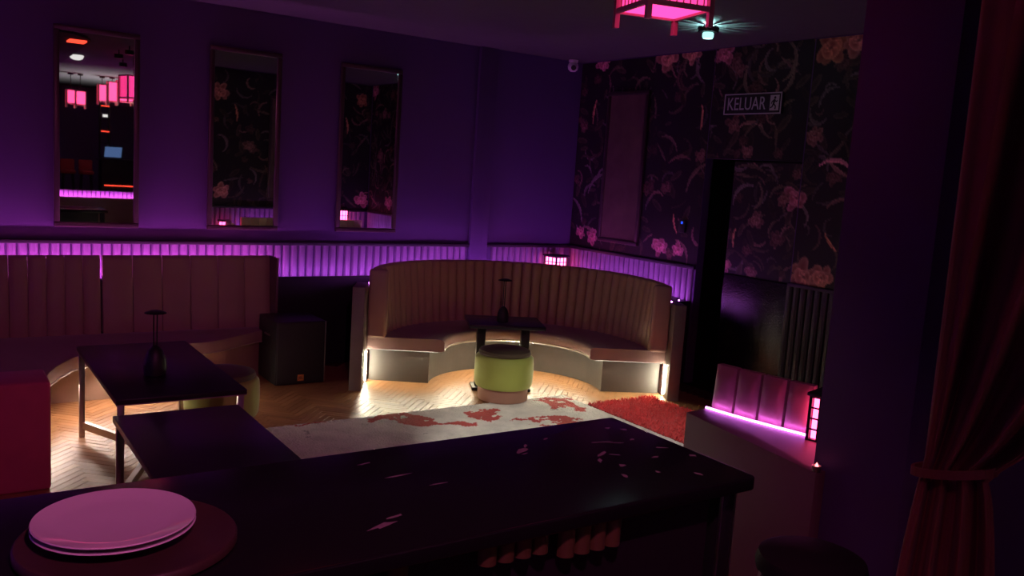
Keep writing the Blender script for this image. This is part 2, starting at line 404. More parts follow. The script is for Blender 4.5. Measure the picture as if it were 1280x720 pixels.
def grid_mesh(name, m, parent, cv, fn, kind=None):
    H, W, _ = cv.shape
    jj, ii = np.meshgrid(np.arange(H), np.arange(W), indexing='ij')
    co = fn(ii.ravel(), jj.ravel())
    idx = np.arange(H*W).reshape(H, W)
    q = np.stack([idx[:-1, :-1], idx[:-1, 1:], idx[1:, 1:], idx[1:, :-1]], -1).reshape(-1, 4)
    me = bpy.data.meshes.new(name)
    me.vertices.add(H*W); me.vertices.foreach_set('co', co.astype(np.float32).ravel())
    me.loops.add(q.size); me.loops.foreach_set('vertex_index', q.ravel().astype(np.int32))
    me.polygons.add(len(q)); me.polygons.foreach_set('loop_start', np.arange(0, q.size, 4, dtype=np.int32))
    me.update(calc_edges=True)
    at = me.color_attributes.new('print', 'FLOAT_COLOR', 'POINT')
    rgba = np.concatenate([cv.reshape(-1, 3), np.ones((H*W, 1), np.float32)], 1)
    at.data.foreach_set('color', rgba.astype(np.float32).ravel())
    me.materials.append(m); o = bpy.data.objects.new(name, me); C.objects.link(o)
    if parent is not None: o.parent = parent
    return o
PEACH = (.88, .44, .30); PINK = (.85, .34, .40); DULL = (.40, .22, .17); OLIVE = (.20, .15, .09); GREY = (.22, .18, .17); ORNG = (.80, .38, .18)
def wallpaper(y0, y1, z0, z1, seed, blooms, leaves, nrand, name='wallpaper', parent=wr, x=XR-.004, axis='x'):
    res = .0125; W = int((y1-y0)/res)+1; H = int((z1-z0)/res)+1
    cv = paint_canvas(W, H, (.010, .008, .009)); rnd = random.Random(seed)
    for _ in range(nrand):   # faint background foliage of the print
        leaf(cv, res, y0, z0, rnd.uniform(y0, y1), rnd.uniform(z0, z1), rnd.uniform(.08, .22), rnd.uniform(0, PI), np.array(OLIVE)*rnd.uniform(.08, .5))
        curl(cv, res, y0, z0, rnd.uniform(y0, y1), rnd.uniform(z0, z1), rnd.uniform(.12, .35), rnd.uniform(0, 6), rnd.uniform(-3, 3), np.array(rnd.choice([OLIVE, GREY, DULL]))*rnd.uniform(.2, .9))
    for _ in range(nrand//5):
        bloom(cv, res, y0, z0, rnd.uniform(y0, y1), rnd.uniform(z0, z1), rnd.uniform(.05, .1), np.array(DULL)*rnd.uniform(.2, .8), rnd)
    for (cy, cz, ln, a, b, c) in leaves: curl(cv, res, y0, z0, cy, cz, ln, a, b, c)
    for (cy, cz, r, c) in blooms: bloom(cv, res, y0, z0, cy, cz, r, c, rnd)
    if axis == 'y': return grid_mesh(name, M['paperwall'], parent, cv, lambda i, j: np.stack([y0+i*res, np.full(i.shape, x), z0+j*res], -1))
    return grid_mesh(name, M['paperwall'], parent, cv, lambda i, j: np.stack([np.full(i.shape, x), y0+i*res, z0+j*res], -1))
BL = [(8.02,3.37,.12,PINK),(6.95,3.36,.16,PEACH),(6.6,3.38,.13,PEACH),(6.16,3.34,.13,PINK),(4.93,3.30,.17,ORNG),(4.66,3.34,.16,PEACH),
      (7.98,1.36,.11,PINK),(8.2,1.40,.08,PINK),(6.83,1.37,.12,PINK),(6.55,1.36,.09,PINK),(5.94,1.28,.09,PINK),(5.6,1.25,.08,DULL),(4.95,1.29,.17,PEACH),(4.77,1.31,.14,PEACH),
      (5.16,1.99,.14,PINK),(5.30,1.97,.08,DULL),(4.43,1.58,.12,DULL),(6.35,2.35,.08,DULL),(5.0,2.55,.10,DULL),(5.6,1.75,.09,DULL),(5.75,2.4,.08,DULL),
      (3.6,3.25,.16,PEACH),(2.6,3.3,.15,PINK),(3.3,1.42,.14,PINK),(2.3,1.45,.14,PINK),(2.9,2.2,.12,DULL),(1.9,2.6,.1,DULL),(2.0,1.6,.12,PEACH),(3.0,2.9,.1,DULL)]
LV = [(8.12,2.7,.26,1.5,.5,ORNG),(6.38,2.62,.24,1.7,-.4,ORNG),(5.75,2.9,.35,.6,1.5,OLIVE),(5.4,3.05,.4,2.6,-2,OLIVE),(5.3,3.2,.35,4.5,1.5,OLIVE),(7.5,3.0,.35,3.5,2,OLIVE),(7.2,3.15,.3,.4,-2,OLIVE),
      (6.6,1.55,.2,1.0,.6,ORNG),(4.65,1.56,.2,.6,.5,ORNG),(5.85,1.48,.18,1.3,.8,ORNG),(8.1,1.9,.4,1.9,1.5,GREY),(8.2,1.55,.35,1.4,-1.2,GREY),(7.95,2.1,.35,2.2,2.5,GREY),(6.5,2.0,.4,1.8,1.2,OLIVE),(6.7,2.4,.3,1.2,-1.5,OLIVE),
      (4.6,2.2,.3,.3,.6,DULL),(4.9,2.3,.35,2.6,1.5,PINK),(5.9,1.9,.35,1.6,2,GREY),(5.6,2.1,.3,4.,2,OLIVE),(5.0,1.75,.25,2,-2,GREY),(6.1,1.75,.3,1.9,-1.5,GREY)]
wallpaper(6.27, YL-.005, RZ+.035, CEIL-.0, 3, BL, LV, 85)
wallpaper(2.5, 5.1, RZ+.035, CEIL-.0, 5, BL, LV, 150)
wallpaper(5.1, 6.27, 2.32, CEIL-.0, 8, BL, LV, 40)
# exit door: papered above the rail, hammered black panel below, standing short of its jamb
dr = tag(thing('door_1', None, None, (0,0,0)), kind='structure')
MB().box(XR+.045, XR+.085, 5.1, 5.93, 0, 2.31).build('door_leaf', 'void', dr)
wallpaper(5.1, 5.93, RZ+.02, 2.30, 9, BL, LV, 36, 'door_paper', dr, XR+.043)
MB().box(XR+.030, XR+.046, 5.11, 5.92, .02, RZ+.01).build('kick_panel', 'door', dr, bevel=.004)
MB().box(XR+.085, XR+1.2, 4.9, 5.0, 0, 2.5).box(XR+.085, XR+1.2, 6.40, 6.5, 0, 2.5).box(XR+1.2, XR+1.3, 4.9, 6.5, 0, 2.5).box(XR+.1, XR+1.3, 4.9, 6.5, 2.5, 2.6).box(XR+.1, XR+1.3, 4.9, 6.5, -.1, 0).build('corridor', 'void', dr)

# ------------------------------------------------------------------ partition at the right, its end seen as a purple pillar
YA = 2.49
wa = struct('wall_alcove', MB().box(3.52, XR, 2.03, YA, 0, CEIL), 'wall', bevel=.006)
AB = [(5.76,1.40,.15,PINK),(6.42,1.40,.14,PINK),(5.75,3.05,.14,PEACH),(6.35,3.12,.12,ORNG),(5.0,1.5,.1,PINK),(3.93,3.02,.15,PEACH),(3.98,1.46,.14,PEACH),(4.4,2.2,.1,DULL),(5.6,2.3,.1,DULL)]
AV = [(6.1,2.55,.26,1.5,.5,ORNG),(4.2,2.6,.25,1.5,.5,ORNG),(4.0,2.1,.35,.8,2.5,GREY),(5.9,2.2,.35,1.2,2.5,GREY),(5.7,1.7,.3,2,-2,GREY),(3.9,1.8,.35,1.8,1.5,OLIVE),(4.5,1.6,.3,1,2,GREY)]
wallpaper(3.56, XR-.005, RZ+.035, CEIL, 12, AB, AV, 90, 'wallpaper', wa, YA+.004, 'y')
struct('trim_12', MB().box(3.6, XR-.036, YA, YA+.036, RZ, RZ+.035), 'rail', bevel=.006)
struct('trim_13', MB().box(4.15, XR-.2, YA, YA+.20, 0, .86).box(4.15, XR-.2, YA+.18, YA+.2, .86, .90), 'ledge')
f = MB().prism([(-.036,0),(-.030,.016),(-.016,.024),(.016,.024),(.030,.016),(.036,0)], .76, RZ).build('rib', 'rib', wa); f.location = (3.66, YA, 0)
for i in range(1, 35): dup(f, wa, loc=(3.66+.082*i, YA, 0))
tag(MB().box(4.2, XR-.25, YA+.14, YA+.155, .862, .872).build('led_tape', 'led_purple'), 'purple light tape on the ledge of the alcove partition, seen only in the mirrors', 'light strip')

# ------------------------------------------------------------------ mirrors
def make_mirror(loc, rz, label, glass='mirror', grp='tall framed wall mirrors'):
    t = thing('wall_mirror', label, 'mirror', loc, rz, grp)
    W, H, fw = .68, 1.70, .045
    MB().box(-W/2+.02, W/2-.02, -.018, -.006, .02, H-.02).build('mirror_glass', glass, t)
    for nm, b in (('frame_rail', (-W/2, W/2, -.035, 0, 0, fw)), ('frame_rail', (-W/2, W/2, -.035, 0, H-fw, H)),
                  ('frame_stile', (-W/2, -W/2+fw, -.035, 0, fw, H-fw)), ('frame_stile', (W/2-fw, W/2, -.035, 0, fw, H-fw))):
        MB().box(*b).build(nm, 'frame', t, bevel=.008)
    return t
make_mirror((1.265, YL, 1.335), 0, 'tall dark framed mirror reflecting pink lanterns, first from the left')
make_mirror((2.545, YL, 1.335), 0, 'tall dark framed mirror above the long booth end, second from the left')
make_mirror((3.83, YL, 1.335), 0, 'tall dark framed mirror above the black speaker, nearest to the room corner')
make_mirror((5.06, YA+.006, 1.335), PI, 'smoked mirror on the alcove partition, seen only at the edge of the second mirror', 'smoked')
make_mirror((XR-.005, 7.50, 1.335), -PI/2, 'smoked brownish mirror hung on the floral wallpaper', 'smoked')

# ------------------------------------------------------------------ round booth in the corner
def round_booth():
    t = thing('round_booth', 'half round taupe channel-backed booth lit from under the seat, in the room corner', 'booth', (4.68, 6.68, 0), R(-30))
    MB().arc([(.84,0),(1.41,0),(1.41,.317),(.84,.317)], 3.2, 176.8, 48).build('base', 'base', t)
    MB().arc([(.70,.335),(.715,.318),(1.43,.318),(1.43,.43),(1.41,.437),(.74,.437),(.712,.428),(.70,.41)], 0, 180, 56).build('seat_cushion', 'seat', t, smooth=True)
    MB().arc([(.699,.322),(.694,.328),(.694,.336),(.699,.342),(.705,.332)], 0, 180, 56).build('seat_piping', 'piping', t, smooth=True)
    # backrest channels
    n = 40; da = 180/n; a = R(da/2)*.955; prof = []
    ch = MB(); zs = [(.43,1.262),(.75,1.292),(1.05,1.322),(1.075,1.335),(1.082,1.36)]; cols = 6; vs = []; fs = []
    for z, r in zs:
        for q in range(cols+1):
            u = -1+2*q/cols; th = a*u; rr = r+.036*abs(u)**4
            vs.append((rr*math.cos(th), rr*math.sin(th), z-(.006*abs(u)**3 if z > 1 else 0)))
    k = cols+1
    for i in range(len(zs)-1):
        for q in range(cols): fs.append((i*k+q, i*k+q+1, (i+1)*k+q+1, (i+1)*k+q))
    m0 = len(vs)
    for z in (.43, 1.082):
        for q in (0, cols): vs.append((1.40*math.cos(a*(-1+2*q/cols)), 1.40*math.sin(a*(-1+2*q/cols)), z))
    top = (len(zs)-1)*k
    fs += [tuple(range(top, top+k))+(m0+3, m0+2), (m0, m0+1, m0+3, m0+2),
           (0, m0)+(m0+2,)+tuple(i*k for i in range(len(zs)-1, 0, -1)), (cols, m0+1, m0+3)+tuple(i*k+cols for i in range(len(zs)-1, 0, -1)),
           tuple(range(k-1, -1, -1))+(m0, m0+1)]
    ch.add(vs, fs)
    f = ch.build('back_channel', 'velvet', t, smooth=True)
    f.rotation_euler = (0, 0, R(da/2))
    for i in range(1, n): dup(f, t, rz=R(da*(i+.5)))
    MB().arc([(1.402,.43),(1.412,.43),(1.412,1.07),(1.402,1.07)], 0, 180, 48).build('back_light_block', 'shell', t)  # added board, blocks tape light leaking between the channels
    # rounded end rolls of the back
    for s in (0, 1):
        ang = 180.0*s; e = MB()
        e.box(1.255, 1.43, -.075, .0, .435, 1.085) if s == 0 else e.box(-1.43, -1.255, -.075, .0, .435, 1.085)
        e.build('back_end_roll', 'velvet2', t, bevel=.03, seg=3)
    MB().arc([(1.425,0),(1.53,0),(1.53,.90),(1.425,.90)], 0, 180, 48).build('outer_shell', 'shell', t)
    MB().box(-1.545, -1.435, -.37, 0.0, 0, .95).build('end_panel', 'shell_g', t, bevel=.004)
    MB().box(1.435, 1.545, -.20, 0.0, 0, .92).build('end_panel', 'shell_g', t, bevel=.004)
    MB().arc([(1.47,.905),(1.485,.905),(1.485,.915),(1.47,.915)], 4, 176, 48).build('led_strip', 'led_purple', t)
    # white tape under the seat lip and under its two ends
    MB().arc([(.745,.312),(.748,.312),(.748,.3178),(.745,.3178)], 3, 177, 48).build('seat_led_strip', 'led_seat', t)
    MB().arc([(.749,.306),(.752,.306),(.752,.3175),(.749,.3175)], 1, 179, 48).build('added_led_shield', 'black_metal', t)  # unseen strip added to keep the tape light off the base
    MB().box(.76, 1.41, .022, .025, .3138, .3178).build('seat_led_strip', 'led_seat', t)
    MB().box(-1.41, -.76, .022, .025, .3138, .3178).build('seat_led_strip', 'led_seat', t)
    MB().box(.75, 1.42, .026, .029, .306, .3175).build('added_led_shield', 'black_metal', t)
    MB().box(-1.42, -.75, .026, .029, .306, .3175).build('added_led_shield', 'black_metal', t)
    for s in (-1, 1):   # upright tapes in the corners between the end panels and the base
        MB().box(s*1.431-.004, s*1.431+.004, -.030, -.020, .02, .30).build('end_led_strip', 'led_ends', t)
    return t
round_booth()

# ------------------------------------------------------------------ long booth at the left
def left_booth():
    ox, oy = 1.3, 7.9
    t = thing('long_booth', 'long rose velvet booth with a curved seat under the first two mirrors, left side', 'booth', (ox, oy, 0))
    def P(l): return [(x-ox, y-oy) for x, y in l]
    front = [(.66,6.55),(.72,6.78),(.80,6.98),(.92,7.2),(1.06,7.34),(1.25,7.44),(1.5,7.50),(1.75,7.50),(1.95,7.50),(2.15,7.58),(2.35,7.73),(2.55,7.87),(2.745,7.95)]
    seat = front+[(2.745,8.10),(.10,8.10),(.10,6.55)]
    MB().prism(P(seat), .325, .44).build('seat_cushion', 'seat', t, bevel=.015)
    pp = MB()
    for a, b in zip(front[:-1], front[1:]): pp.cyl((a[0]-ox, a[1]-.002-oy, .335), (b[0]-ox, b[1]-.002-oy, .335), .007, 6)
    pp.build('seat_piping', 'piping', t)
    base = [(.10,7.52),(1.25,7.54),(2.0,7.56),(2.2,7.66),(2.4,7.82),(2.6,7.97),(2.745,8.0),(2.745,8.14),(.10,8.14)]
    MB().prism(P(base), 0, .325).build('base', 'base_brown', t)
    def offs(d):
        out = []
        for x, y in front[:9]:
            v = Vector((x-1.5, y-5.9)).normalized(); out.append((x+v.x*d-ox, y+v.y*d-oy))
        return out
    ta, pf = MB(), MB()
    A, B = offs(.036), offs(.042)
    for i in range(len(A)-1):
        ta.bar((*A[i], .3215), (*A[i+1], .3215), .003, .006); pf.bar((*B[i], .318), (*B[i+1], .318), .004, .013)
    ta.build('seat_led_strip', 'led_seatl', t); pf.build('added_led_shield', 'black_metal', t)  # pf is an added shield keeping the tape light off the base
    # back: six narrow channels left of the split, broad panels right of it
    def chan(wd, m):
        n = 6; vs = []; fs = []
        for z, y in ((.44, 0), (.8, .04), (1.07, .07), (1.10, .085), (1.11, .11)):
            for q in range(n+1):
                u = -1+2*q/n; vs.append((u*wd/2*.972, y+.026*abs(u)**4, z))
        k = n+1
        for i in range(4):
            for q in range(n): fs.append((i*k+q, i*k+q+1, (i+1)*k+q+1, (i+1)*k+q))
        b0 = len(vs); h = wd/2*.972
        vs += [(-h, .14, .44), (h, .14, .44), (-h, .14, 1.11), (h, .14, 1.11)]
        fs += [tuple(range(4*k, 5*k))+(b0+3, b0+2), (b0, b0+1, b0+3, b0+2), (0, b0, b0+2)+tuple(i*k for i in (4,3,2,1)), (n, b0+1, b0+3)+tuple(i*k+n for i in (4,3,2,1)), tuple(range(k-1,-1,-1))+(b0, b0+1)]
        return MB().add(vs, fs).build('back_channel', m, t, smooth=True)
    w1 = .138; f = chan(w1, 'velvet2'); f.location = (1.255-w1/2-ox, 8.06-oy, 0)
    for i in range(1, 9): dup(f, t, loc=(1.255-w1*(i+.5)-ox, 8.06-oy, 0))
    w2 = 1.475/6; g = chan(w2, 'velvet2'); g.location = (1.27+w2/2-ox, 8.06-oy, 0)
    for i in range(1, 6): dup(g, t, loc=(1.27+w2*(i+.5)-ox, 8.06-oy, 0))
    MB().box(2.745-ox, 2.765-ox, 7.96-oy, 8.2-oy, 0, 1.11).build('end_panel', 'shell', t)
    MB().box(.10-ox, .60-ox, 5.60-oy, 5.95-oy, 0, .66).build('arm_end', 'crimson', t, bevel=.02, seg=3)['label'] = 'crimson velvet arm end block'
    MB().box(.10-ox, .30-ox, 5.95-oy, 8.05-oy, 0, .66).build('arm', 'crimson', t, bevel=.02, seg=3)
    return t
left_booth()

# ------------------------------------------------------------------ booth at the right, seen from its back
def right_booth():
    t = thing('low_booth', 'brown shelled booth with satin pads above a violet light line, beside the pillar', 'booth', (3.8, 3.0, 0))
    ox, oy = 3.8, 3.0
    def P(l): return [(x-ox, y-oy) for x, y in l]
    MB().prism(P([(3.625,3.44),(3.44,2.415),(3.515,2.415),(3.515,2.495),(4.1,2.495),(4.1,2.62),(3.95,2.82),(3.86,3.20),(3.815,3.46)]), 0, .75).build('outer_shell', 'shell', t, bevel=.004)
    L = [(3.818,3.455),(3.836,3.30),(3.862,3.145),(3.895,2.99),(3.93,2.84)]
    for i in range(4):
        a = Vector((*L[i], 0)); b = Vector((*L[i+1], 0)); d = (b-a).normalized(); n = Vector((-d.y, d.x, 0))
        if n.x < 0: n = -n
        a2 = a+d*.009; b2 = b-d*.009; vs = []; fs = []; nu, nz = 8, 6; random.seed(i)
        for j in range(nz+1):
            for q in range(nu+1):
                u = q/nu; v = j/nz; bul = .022*(1-abs(2*u-1)**4)*(1-abs(2*v-1)**6)
                p = a2.lerp(b2, u)+n*(.022-bul+.02*v); vs.append((p.x-ox, p.y-oy, .75+.265*v))
        m0 = len(vs)
        for p in (a2, b2):
            for z in (.75, 1.015): pp = p+n*.09; vs.append((pp.x-ox, pp.y-oy, z))
        k = nu+1
        for j in range(nz):
            for q in range(nu): fs.append((j*k+q, j*k+q+1, (j+1)*k+q+1, (j+1)*k+q))
        fs += [tuple(range(nz*k, nz*k+k))+(m0+3, m0+1), (m0, m0+2, m0+3, m0+1), (m0, m0+1)+tuple(j*k for j in range(nz, -1, -1)), (m0+2, m0+3)+tuple(j*k+nu for j in range(nz, -1, -1)), tuple(range(k))+(m0+2, m0)]
        MB().add(vs, fs).build('back_pad', 'pad', t, smooth=True)
    st = MB()
    LL = [(p[0]-.018, p[1]) for p in L]+[(3.905, 2.82)]
    for a, b in zip(LL[:-1], LL[1:]): st.bar((a[0]-ox, a[1]-oy, .757), (b[0]-ox, b[1]-oy, .757), .010, .010)
    st.build('led_strip', 'led_pad', t)
    # seat side, towards the right wall
    MB().prism(P([(3.92,3.46),(3.97,3.15),(4.04,2.80),(4.2,2.72),(6.33,2.72),(6.33,3.25),(4.7,3.25),(4.6,3.55)]), 0, .43).build('seat', 'seat', t, bevel=.02)
    for i in range(15): MB().box(4.22+.14*i-ox+.002, 4.22+.14*(i+1)-ox-.002, 2.70-oy, 2.78-oy, .43, 1.06).build('back_channel', 'velvet', t, bevel=.012)
    return t
right_booth()

# ------------------------------------------------------------------ lanterns
def lantern(name, label, loc, rz, s, h, group, paper='paper', side='paper_side', cord=True, legs=.06):
    t = thing(name, label, 'lantern', loc, rz, group); q = s/2; pw = .022
    for sx in (-1, 1):
        for sy in (-1, 1): MB().box(sx*q-pw/2, sx*q+pw/2, sy*q-pw/2, sy*q+pw/2, -legs, h).build('post', 'wood_post', t)
    for z in (0, h-.02):
        for sx in (-1, 1):
            MB().box(sx*q-.008, sx*q+.008, -q+pw/2, q-pw/2, z, z+.02).build('rail', 'wood_post', t)
            MB().box(-q+pw/2, q-pw/2, sx*q-.008, sx*q+.008, z, z+.02).build('rail', 'wood_post', t)
    g = q-.014
    for b in ((-g-.002, -g, -g, g), (g, g+.002, -g, g), (-g, g, -g-.002, -g), (-g, g, g, g+.002)):
        MB().box(*b, .012, h-.01).build('paper_panel', side, t)
    MB().box(-g, g, -g, g, .008, .012).build('paper_base', paper, t)
    sl = MB()
    for i in range(1, 9):
        u = -q+s*i/9
        for sx in (-1, 1):
            sl.box(sx*(q-.004)-.002, sx*(q-.004)+.002, u-.002, u+.002, .02, h-.02); sl.box(u-.002, u+.002, sx*(q-.004)-.002, sx*(q-.004)+.002, .02, h-.02)
    sl.build('slat_set', 'wood_post', t, kind='stuff')
    if cord: MB().cyl((0,0,h-.005), (0,0,CEIL-loc[2]), .006, 8).lathe([(.05, CEIL-loc[2]-.03), (.05, CEIL-loc[2])], n=16).build('hanging_cord', 'cord', t)
    return t
lantern('ceiling_lantern', 'square glowing pink paper lantern hanging beside the emergency light', (2.585, 2.80, 2.755), R(-14), .285, .34, None)
for i, (x, s, h, z) in enumerate(((2.40, .15, .28, 2.81), (2.57, .18, .28, 2.80), (2.96, .15, .34, 2.91), (3.14, .17, .40, 2.92), (3.37, .28, .42, 2.94))):
    lantern('ceiling_lantern', ['small pink lantern behind the viewer, left one of the mirrored pair', 'small pink lantern behind the viewer, right one of the mirrored pair',
            'narrow pink lantern behind the viewer, left of the mirrored row of three', 'pink lantern behind the viewer, middle of the mirrored row of three',
            'large pink lantern behind the viewer, right of the mirrored row of three'][i], (x, -2.3, z), 0, s, h, 'pink lanterns mirrored in the first mirror', 'paper_far', 'paper_far')
def lattice_lantern(label, loc, rz, s, h, glow='glow_red'):
    t = thing('table_lantern', label, 'lantern', loc, rz, 'small lattice lanterns'); q = s/2
    MB().box(-q+.012, q-.012, -q+.012, q-.012, .012, h-.012).build('glow_panel', glow, t)
    fr = MB()
    for sx in (-1, 1):
        for sy in (-1, 1): MB().box(sx*q-.008, sx*q+.008, sy*q-.008, sy*q+.008, 0, h).build('post', 'lattice', t)
    for z in np.linspace(.005, h-.005, 5):
        for sx in (-1, 1):
            fr.box(sx*q-.004, sx*q+.004, -q, q, z-.004, z+.004); fr.box(-q, q, sx*q-.004, sx*q+.004, z-.004, z+.004)
    for u in (-q/3, q/3):
        for sx in (-1, 1):
            fr.box(sx*q-.004, sx*q+.004, u-.004, u+.004, 0, h); fr.box(u-.004, u+.004, sx*q-.004, sx*q+.004, 0, h)
    fr.build('lattice_bars', 'lattice', t)
    MB().box(-q-.02, q+.02, -q-.02, q+.02, h, h+.02).build('cap', 'lattice', t, bevel=.006)
    return t
lattice_lantern('red glowing lattice lantern in the room corner behind the round booth', (6.235, 8.235, .86), R(10), .19, .24)
lattice_lantern('pink glowing lattice lantern on the low booth ledge against the pillar', (3.955, 2.735, .75), R(14), .15, .24, 'glow_soft')
lattice_lantern('red lattice lantern on the far wall ledge, seen in the third mirror', (6.02, 2.595, .86), 0, .15, .36)
t = thing('tealight', 'tiny pinkish glowing tealight on the near corner of the brown booth shell', 'candle', (3.462, 2.43, .75))
MB().lathe([(.014,0),(.02,.003),(.022,.03),(.020,.03),(.018,.006)], n=16).build('holder', 'chrome', t)
MB().lathe([(.002,.012),(.009,.020),(.006,.034),(.001,.045)], n=10).build('flame', 'tea', t)

# ------------------------------------------------------------------ speaker
t = thing('floor_speaker', 'black box speaker on the floor between the two booths', 'speaker', (2.835, 7.485, 0))
MB().box(-.235, .235, .012, .50, 0, .585).build('cabinet', 'black_plastic', t, bevel=.012)
MB().box(-.222, .222, 0, .014, .012, .575).build('grille', 'grille', t, bevel=.004)
MB().box(.226, .232, .002, .014, .01, .58).build('edge_strip', 'chrome', t)
h = MB().box(-.237, -.233, .16, .30, .36, .46).build('handle_recess', 'black_metal', t)
MB().cyl((-.242, .16, .44), (-.242, .30, .44), .009, 8).build('handle_bar', 'chrome', h)
bd = MB().box(-.029, .029, -.006, 0, .035, .093).build('badge', 'orange', t, bevel=.002)
me = text_mesh('JBL', .034, .0008); me.materials.append(M['black_plastic'])
o = bpy.data.objects.new('badge_lettering', me); C.objects.link(o); o.parent = bd; o.location = (0, -.0065, .064); o.rotation_euler = (PI/2, 0, 0)

# ------------------------------------------------------------------ ottomans
def ottoman(label, loc):
    t = thing('round_ottoman', label, 'ottoman', loc, 0, 'round green velvet ottomans')
    MB().lathe([(.225,0),(.228,.004),(.228,.118),(.22,.122)], n=48).build('base_band', 'tan', t, smooth=True)
    MB().lathe([(.215,.115),(.248,.12),(.262,.145),(.268,.22),(.268,.33),(.262,.385),(.240,.405),(.22,.408)], n=48).build('drum', 'green', t, smooth=True)
    MB().lathe([(.20,.404),(.232,.408),(.238,.425),(.228,.447),(.19,.458),(.10,.464),(.0,.466)], n=48).build('seat_pad', 'green_shaded', t, smooth=True)
    return t
ottoman('round lime velvet ottoman with a tan base, standing in front of the round booth table', (4.33, 6.38, .019))
ottoman('round green velvet ottoman under the right edge of the rear lounge table at left', (1.80, 6.33, .019))

# ------------------------------------------------------------------ lounge tables
def lounge_table(label, x0, x1, y0, y1, z, brace=True):
    cx, cy = (x0+x1)/2, (y0+y1)/2; w_, d_ = (x1-x0)/2, (y1-y0)/2
    t = thing('lounge_table', label, 'table', (cx, cy, 0), 0, 'black lounge tables at the left')
    MB().box(-w_, w_, -d_, d_, z-.03, z).build('tabletop', 'black_top', t, bevel=.003)
    MB().box(-w_+.002, w_-.002, -d_+.002, d_-.002, z-.036, z-.0295).build('edge_band', 'edge', t)
    for sx in (-1, 1):
        for sy in (-1, 1):
            MB().box(sx*(w_-.03)-.018, sx*(w_-.03)+.018, sy*(d_-.035)-.018, sy*(d_-.035)+.018, 0, z-.036).build('leg', 'chrome', t, bevel=.003)
    if brace:
        MB().bar((-w_+.045, d_-.05, .085), (w_-.045, -d_+.05, .085), .035, .05).build('stretcher', 'chrome', t)
        MB().bar((w_-.045, d_-.05, .085), (-w_+.045, -d_+.05, .085), .035, .048).build('stretcher', 'chrome', t)
    return t
lounge_table('rear black lounge table carrying a slim lamp, before the long left booth', .868, 1.60, 5.10, 6.62, .65)
lounge_table('front black lounge table, touching the marble counter side', .80, 1.455, 3.30, 4.80, .65)
# table of the round booth
t = thing('booth_table', 'small dark table on two posts behind the ottoman, inside the round booth', 'table', (4.53, 6.72, 0), R(-26))
MB().box(-.355, .355, -.27, .27, .625, .66).build('tabletop', 'black_top', t, bevel=.004)
for sx in (-1, 1): MB().box(sx*.21-.04, sx*.21+.04, -.02, .06, .03, .625).build('post', 'black_metal', t, bevel=.004)
MB().box(-.28, .28, -.10, .14, 0, .03).build('foot_plate', 'black_metal', t, bevel=.006)
def cordless_lamp(label, loc, k):
    t = thing('table_lamp', label, 'lamp', loc, 0, 'unlit slim table lamps')
    MB().lathe([(.045*k,0),(.066*k,.006),(.070*k,.05),(.064*k,.11*k),(.045*k,.16*k),(.02*k,.185*k),(.012*k,.19*k)], n=28).build('base', 'black_plastic', t, smooth=True)
    for s in (-1, 1): MB().cyl((s*.010, 0, .17*k), (s*.010, 0, .395), .004, 8).build('stem', 'black_metal', t)
    MB().lathe([(.004,.412),(.03,.411),(.062,.400),(.066,.394),(.05,.393),(.004,.394)], n=28).build('shade', 'black_metal', t, smooth=True)
cordless_lamp('unlit dark lamp with a flat disc shade on the rear lounge table at left', (1.18, 5.62, .65), 1.)
cordless_lamp('unlit dark lamp with a flat disc shade on the round booth table', (4.47, 6.66, .66), .8)

# ------------------------------------------------------------------ rugs
def map_rug():
    x0, x1, y0, y1 = 1.95, 4.95, 4.2, 6.28; res = .0125
    W = int((x1-x0)/res)+1; H = int((y1-y0)/res)+1
    X, Y = np.meshgrid(x0+np.arange(W)*res, y0+np.arange(H)*res)
    rs = np.random.RandomState(2)
    def fbm(seed, base, octs=4):
        r = np.random.RandomState(seed); out = np.zeros((H, W)); amp = 1.
        for o in range(octs):
            n = base*2**o; g = r.rand(int(H/W*n)+3, n+3)
            u = np.linspace(0, n, W); v = np.linspace(0, H/W*n, H)
            ui = u.astype(int); vi = v.astype(int); uf = u-ui; vf = (v-vi)[:, None]
            a = g[np.ix_(vi, ui)]; b = g[np.ix_(vi, ui+1)]; c = g[np.ix_(vi+1, ui)]; d = g[np.ix_(vi+1, ui+1)]
            out += amp*((a*(1-uf)+b*uf)*(1-vf)+(c*(1-uf)+d*uf)*vf); amp *= .55
        return out/ (1/(1-.55))
    wx = (fbm(5, 14, 5)-.45)*.34; wy = (fbm(6, 14, 5)-.45)*.50
    inside = np.zeros((H, W), bool)
    for poly in RUGPOLY:
        p = poly; c = np.zeros((H, W), bool); n = len(p); XX = X+wx; YY = Y+wy
        for i in range(n):
            ax, ay = p[i]; bx, by = p[(i+1) % n]
            cond = ((ay > YY) != (by > YY)) & (XX < (bx-ax)*(YY-ay)/(by-ay+1e-9)+ax); c ^= cond
        inside |= c
    g = fbm(9, 40, 3); inside &= ~(g > .56)
    f = fbm(8, 30, 4)[..., None]
    cv = np.ones((H, W, 3))*np.array((.80, .76, .70))*(.72+.55*f)
    spk = (fbm(12, 60, 3) < .30) & (fbm(13, 8, 2) > .5)
    cv[spk] *= .55
    cv[inside] = np.array((.52, .065, .06))*(.75+.5*f[inside])
    hgt = (rs.rand(H, W)*.006)
    t = thing('map_rug', 'white rug printed with ragged red continents, in front of the round booth', 'rug', (0, 0, 0))
    o = grid_mesh('rug_print', M['maprug'], t, cv.astype(np.float32), lambda i, j: np.stack([x0+i*res, y0+j*res, .012+hgt[j, i]], -1))
    MB().box(x0, x1, y0, y1, .001, .0115).build('rug_backing', 'edge', t)
_cx = lambda l: l
